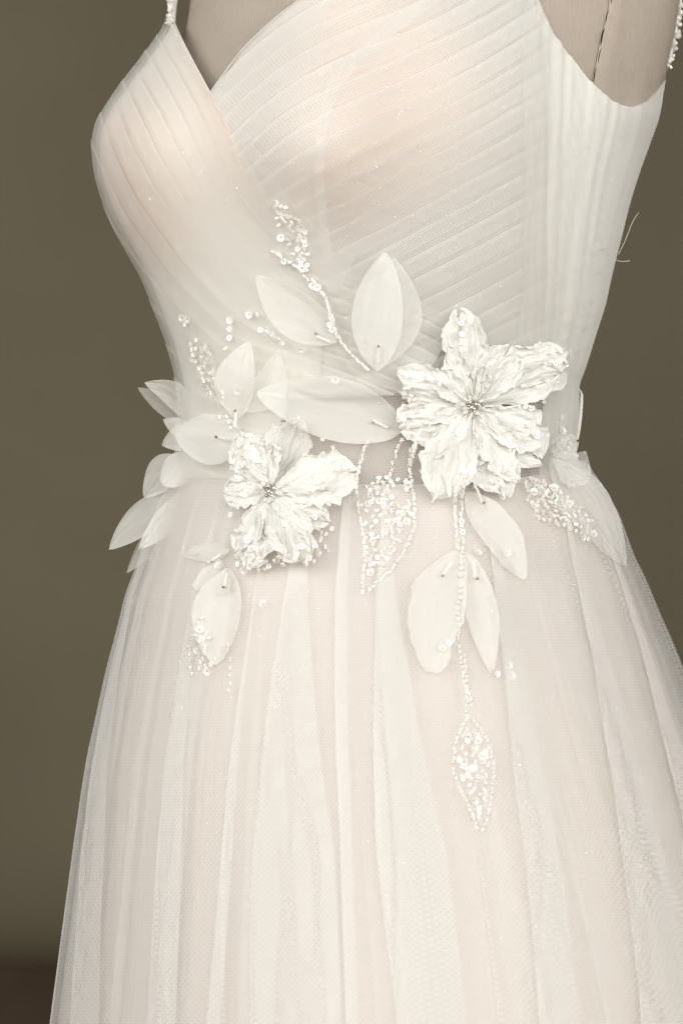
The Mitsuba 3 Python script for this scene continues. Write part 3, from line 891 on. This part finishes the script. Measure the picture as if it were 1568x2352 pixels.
# the drop under the right flower
sp = group('beaded_drop', G, 'long beaded drop ending in a beaded leaf on the skirt')
strand(sp, [(1062, 1092), (1050, 1120), (1044, 1160), (1048, 1210), (1054, 1262)], 9, size=1.05)
strand(sp, [(1074, 1100), (1062, 1130), (1060, 1180), (1062, 1240), (1060, 1300), (1058, 1330)], 13)
strand(sp, [(1057, 1340), (1052, 1420), (1056, 1500), (1064, 1560), (1072, 1610), (1072, 1650)], 12, m_tube, size=0.8)
strand(sp, [(1066, 1500), (1074, 1570), (1082, 1630)], 13, m_tube, size=0.8)
strand(sp, [(1072, 1650), (1056, 1680), (1044, 1720), (1042, 1765), (1058, 1815), (1080, 1860), (1096, 1905)], 11, m_tube, size=0.85)
strand(sp, [(1084, 1650), (1106, 1680), (1124, 1715), (1132, 1760), (1130, 1815), (1120, 1870), (1108, 1908)], 12, m_tube, size=0.8)
fill(sp, [(1066, 1672), (1100, 1690), (1122, 1740), (1120, 1820), (1104, 1890), (1094, 1870), (1066, 1800), (1050, 1750)], 46)
sequins(sp, [(1055, 1746), (1066, 1760), (1080, 1768)], m_seq_s, tilt=0.08)
sequins(sp, [(1060, 1198), (1062, 1222), (1066, 1085)], m_seq_s, tilt=0.1)
sequins(sp, [(1030, 1478), (1142, 1548)], m_seq, tilt=0.1, size=0.8)
sequins(sp, [(1016, 1490), (1168, 1528), (1174, 1552), (1164, 1270), (1098, 1270), (1152, 1140)], m_seq_c, tilt=0.2)
# left skirt beads
sp = group('beaded_sprig', G, 'beads and sequins behind the hanging leaf under the left flower')
strand(sp, [(466, 1415), (446, 1450), (436, 1490), (436, 1525), (446, 1560)], 15, m_tube, size=0.8)
strand(sp, [(524, 1475), (528, 1530), (526, 1580), (518, 1615)], 17, m_tube, skip=0.2, size=0.75)
sequins(sp, [(450, 1493)], m_seq, tilt=0.08)
sequins(sp, [(464, 1468), (546, 1295), (572, 1302)], m_seq_s, tilt=0.08)
sequins(sp, [(452, 1460), (476, 1542), (500, 1300), (560, 1310), (604, 1388)], m_seq_c)
fill(sp, [(446, 1440), (480, 1450), (486, 1530), (456, 1545)], 14, (0.1, 0.35, 0.3, 0.25))
# right hip
sp = group('beaded_sprig', G, 'clear beaded sprig trailing over the right hip')
fill(sp, [(1205, 1085), (1240, 1100), (1290, 1130), (1340, 1175), (1372, 1215), (1352, 1244), (1290, 1210), (1230, 1190), (1205, 1140)], 84, (0.08, 0.34, 0.28, 0.30))
fill(sp, [(1278, 1012), (1318, 1020), (1326, 1050), (1290, 1052)], 14, (0.1, 0.2, 0.4, 0.3))
# beads at the left silhouette
sp = group('beaded_sprig', G, 'small beads along the left outline of the waist and hip')
for x, y in [(411, 880), (407, 893), (409, 905), (411, 920), (414, 934), (431, 1078), (420, 1092), (411, 1105), (403, 1120), (414, 1136), (395, 1165), (382, 1230), (366, 1272), (348, 1282), (305, 1383), (312, 1376)]:
    sew('bead', sp, m_pearl if br.random() < .5 else m_tube, x, y, axis=(0.3, 0.9), Y=-0.03 if y > 1000 else -0.008, size=0.9)
# on the flowers
for fl, seqs, bds in ((F1, [(1060, 742), (1060, 768), (1048, 996), (1176, 1080), (1220, 938), (1286, 806)], [(1058, 790), (1058, 806), (1058, 830), (1262, 832), (1300, 830), (1070, 1095), (1156, 1082), (1128, 1060), (990, 875), (1010, 882), (935, 866), (928, 905), (930, 968), (1095, 1000), (1180, 1100), (1208, 1010), (1270, 798), (1240, 790), (1225, 1000)]),
                      (F2, [(530, 1182), (568, 1242), (692, 1165), (722, 1188), (548, 1070), (690, 1255)], [(790, 1078), (775, 1080), (705, 1172), (735, 1180), (742, 1170), (560, 1295), (575, 1296), (610, 1290), (640, 1280), (730, 1215), (738, 1235), (600, 1020), (640, 1030), (740, 1010), (765, 1030), (700, 1045), (548, 1125), (545, 1020), (660, 1275), (720, 1290)])):
    sequins(fl, seqs, m_seq_s, tilt=0.2, lift=0.001)
    for x, y in bds: sew('bead', fl, m_tube if br.random() < .6 else m_tube_c, x, y, axis=(br.normal(), br.normal()), lift=0.001)
# stray sequins and beads round the flowers
for fl, pg, n in ((F1, [(1185, 860), (1262, 850), (1300, 1000), (1250, 1050), (1195, 1010)], 13), (F1, [(1050, 1100), (1185, 1070), (1200, 1130), (1080, 1120)], 12), (F2, [(515, 1170), (600, 1250), (660, 1300), (560, 1318), (520, 1240)], 16),
                  (F2, [(690, 1150), (770, 1160), (750, 1290), (700, 1300), (700, 1220)], 16), (F2, [(545, 990), (600, 1000), (560, 1090), (530, 1080)], 8), (F1, [(915, 850), (960, 890), (940, 990), (920, 960)], 8), (F1, [(1230, 800), (1310, 800), (1312, 846), (1250, 850)], 9)):
    fill(fl, pg, n, (0.28, 0.26, 0.24, 0.22))
# hearts of the flowers
for fl, C in ((F1, (1085, 933)), (F2, (620, 1126))):
    for k in range(15):
        a, r = k * 2.399, 4.0 * math.sqrt(k)
        sew('crystal', fl, m_cryst if k % 2 else m_smoke, C[0] + r * math.cos(a), C[1] + r * math.sin(a), lift=0.0016 - 0.0000 * k, tilt=0.9, size=0.8)
    for k in range(16):
        a = br.uniform(0, 2 * np.pi)
        r = br.uniform(14, 26)
        sew('bead', fl, m_tube_c, C[0] + r * math.cos(a), C[1] + r * math.sin(a), axis=(math.cos(a), math.sin(a)), lift=0.001, size=0.9)
# bugle beads at the feet of the leaves
for lk, a, b in (('a', (756, 790), (728, 768)), ('b', (867, 828), (869, 798)), ('d', (541, 982), (540, 946)), ('e', (888, 978), (858, 970)), ('i', (520, 1010), (499, 1004)), ('n', (520, 1320), (514, 1346)), ('o', (1034, 1295), (1018, 1320)), ('p', (1084, 1296), (1095, 1326)), ('q', (1092, 1124), (1109, 1151)), ('m', (498, 1278), (487, 1287))):
    a, b = np.array(a, float), np.array(b, float)
    t = (b - a) / np.linalg.norm(b - a)
    c = (a + b) / 2
    sew('bugle_bead', leaf_keys[lk], m_long, c[0], c[1], axis=t, lift=0.0016)
    sew('bead', leaf_keys[lk], m_end, b[0] + 3 * t[0], b[1] + 3 * t[1], axis=(t[1], -t[0]), lift=0.002)

# straps ------------------------------------------------------------------
for pts, Y0, lab in (([(396, 52), (398, 20), (404, -20), (420, -120)], -0.012, 'beaded strap at the left of the neckline'), ([(1530, 152), (1540, 110), (1552, 50), (1560, -10), (1566, -120)], -0.016, 'beaded strap at the back of the armhole')):
    st = group('strap', G, lab)
    c = spline(pts, 40)
    P = R(c[:, 0], c[:, 1], Y0)
    put('cord', tube(P, 0.0022, 8), 'strap_cloth', st)
    sgn = -1 if pts[0][0] < 800 else 1
    for i in range(0, 40, 2):
        for j in range(2):
            sew('bead', st, [m_pearl, m_drop, m_drop, m_tube][int(br.integers(4))], c[i, 0] + sgn * (4 + 6 * j) + br.normal() * 2, c[i, 1] + br.normal() * 2, axis=(br.normal(), br.normal()), Y=Y0 - 0.001 + br.normal() * 0.0015, size=br.uniform(0.7, 1.25))

# glitter on the tulle: tiny foil flecks ------------------------------------
gl = np.random.default_rng(5)
N = 1500
gxp, gyp = gl.uniform(230, 1560, N), gl.uniform(60, 2400, N)
ok = (gxp > fL(gyp) + 15) & (gxp < fR(gyp) - 15) & ~((gyp < 260) & ((gxp < 720) | (gxp > 1240)))
ok &= gl.random(N) < np.where(gyp > 1250, 0.8, np.where(gxp > 750, 0.8, 0.2))
gxp, gyp = gxp[ok], gyp[ok]
C = R(gxp, gyp, top(gxp, gyp) - 0.0008)
V, Fc = [], []
for i, c in enumerate(C):
    a, b = gl.normal(size=3) * [1, .25, 1], gl.normal(size=3) * [1, .25, 1]
    a /= np.linalg.norm(a); b -= a * (a @ b); b /= np.linalg.norm(b)
    r = gl.uniform(0.00022, 0.00042)
    V += [c + r * a, c + r * b, c - r * a, c - r * b]
    Fc += [[4 * i, 4 * i + 1, 4 * i + 2], [4 * i, 4 * i + 2, 4 * i + 3]]
put('glitter', (np.array(V), np.array(Fc)), 'sequin_bright', G, smooth=False, kind='stuff', label='fine glitter flecks on the tulle')

# loose threads ---------------------------------------------------------
for pts in ([(1420, 584), (1440, 540), (1452, 510), (1466, 488)], [(1408, 592), (1428, 600), (1446, 598)], [(1432, 1292), (1437, 1282), (1440, 1274)]):
    c = spline(pts, 20)
    put('loose_thread', tube(R(c[:, 0], c[:, 1], -0.01), 0.00019, 5), 'binding', G)
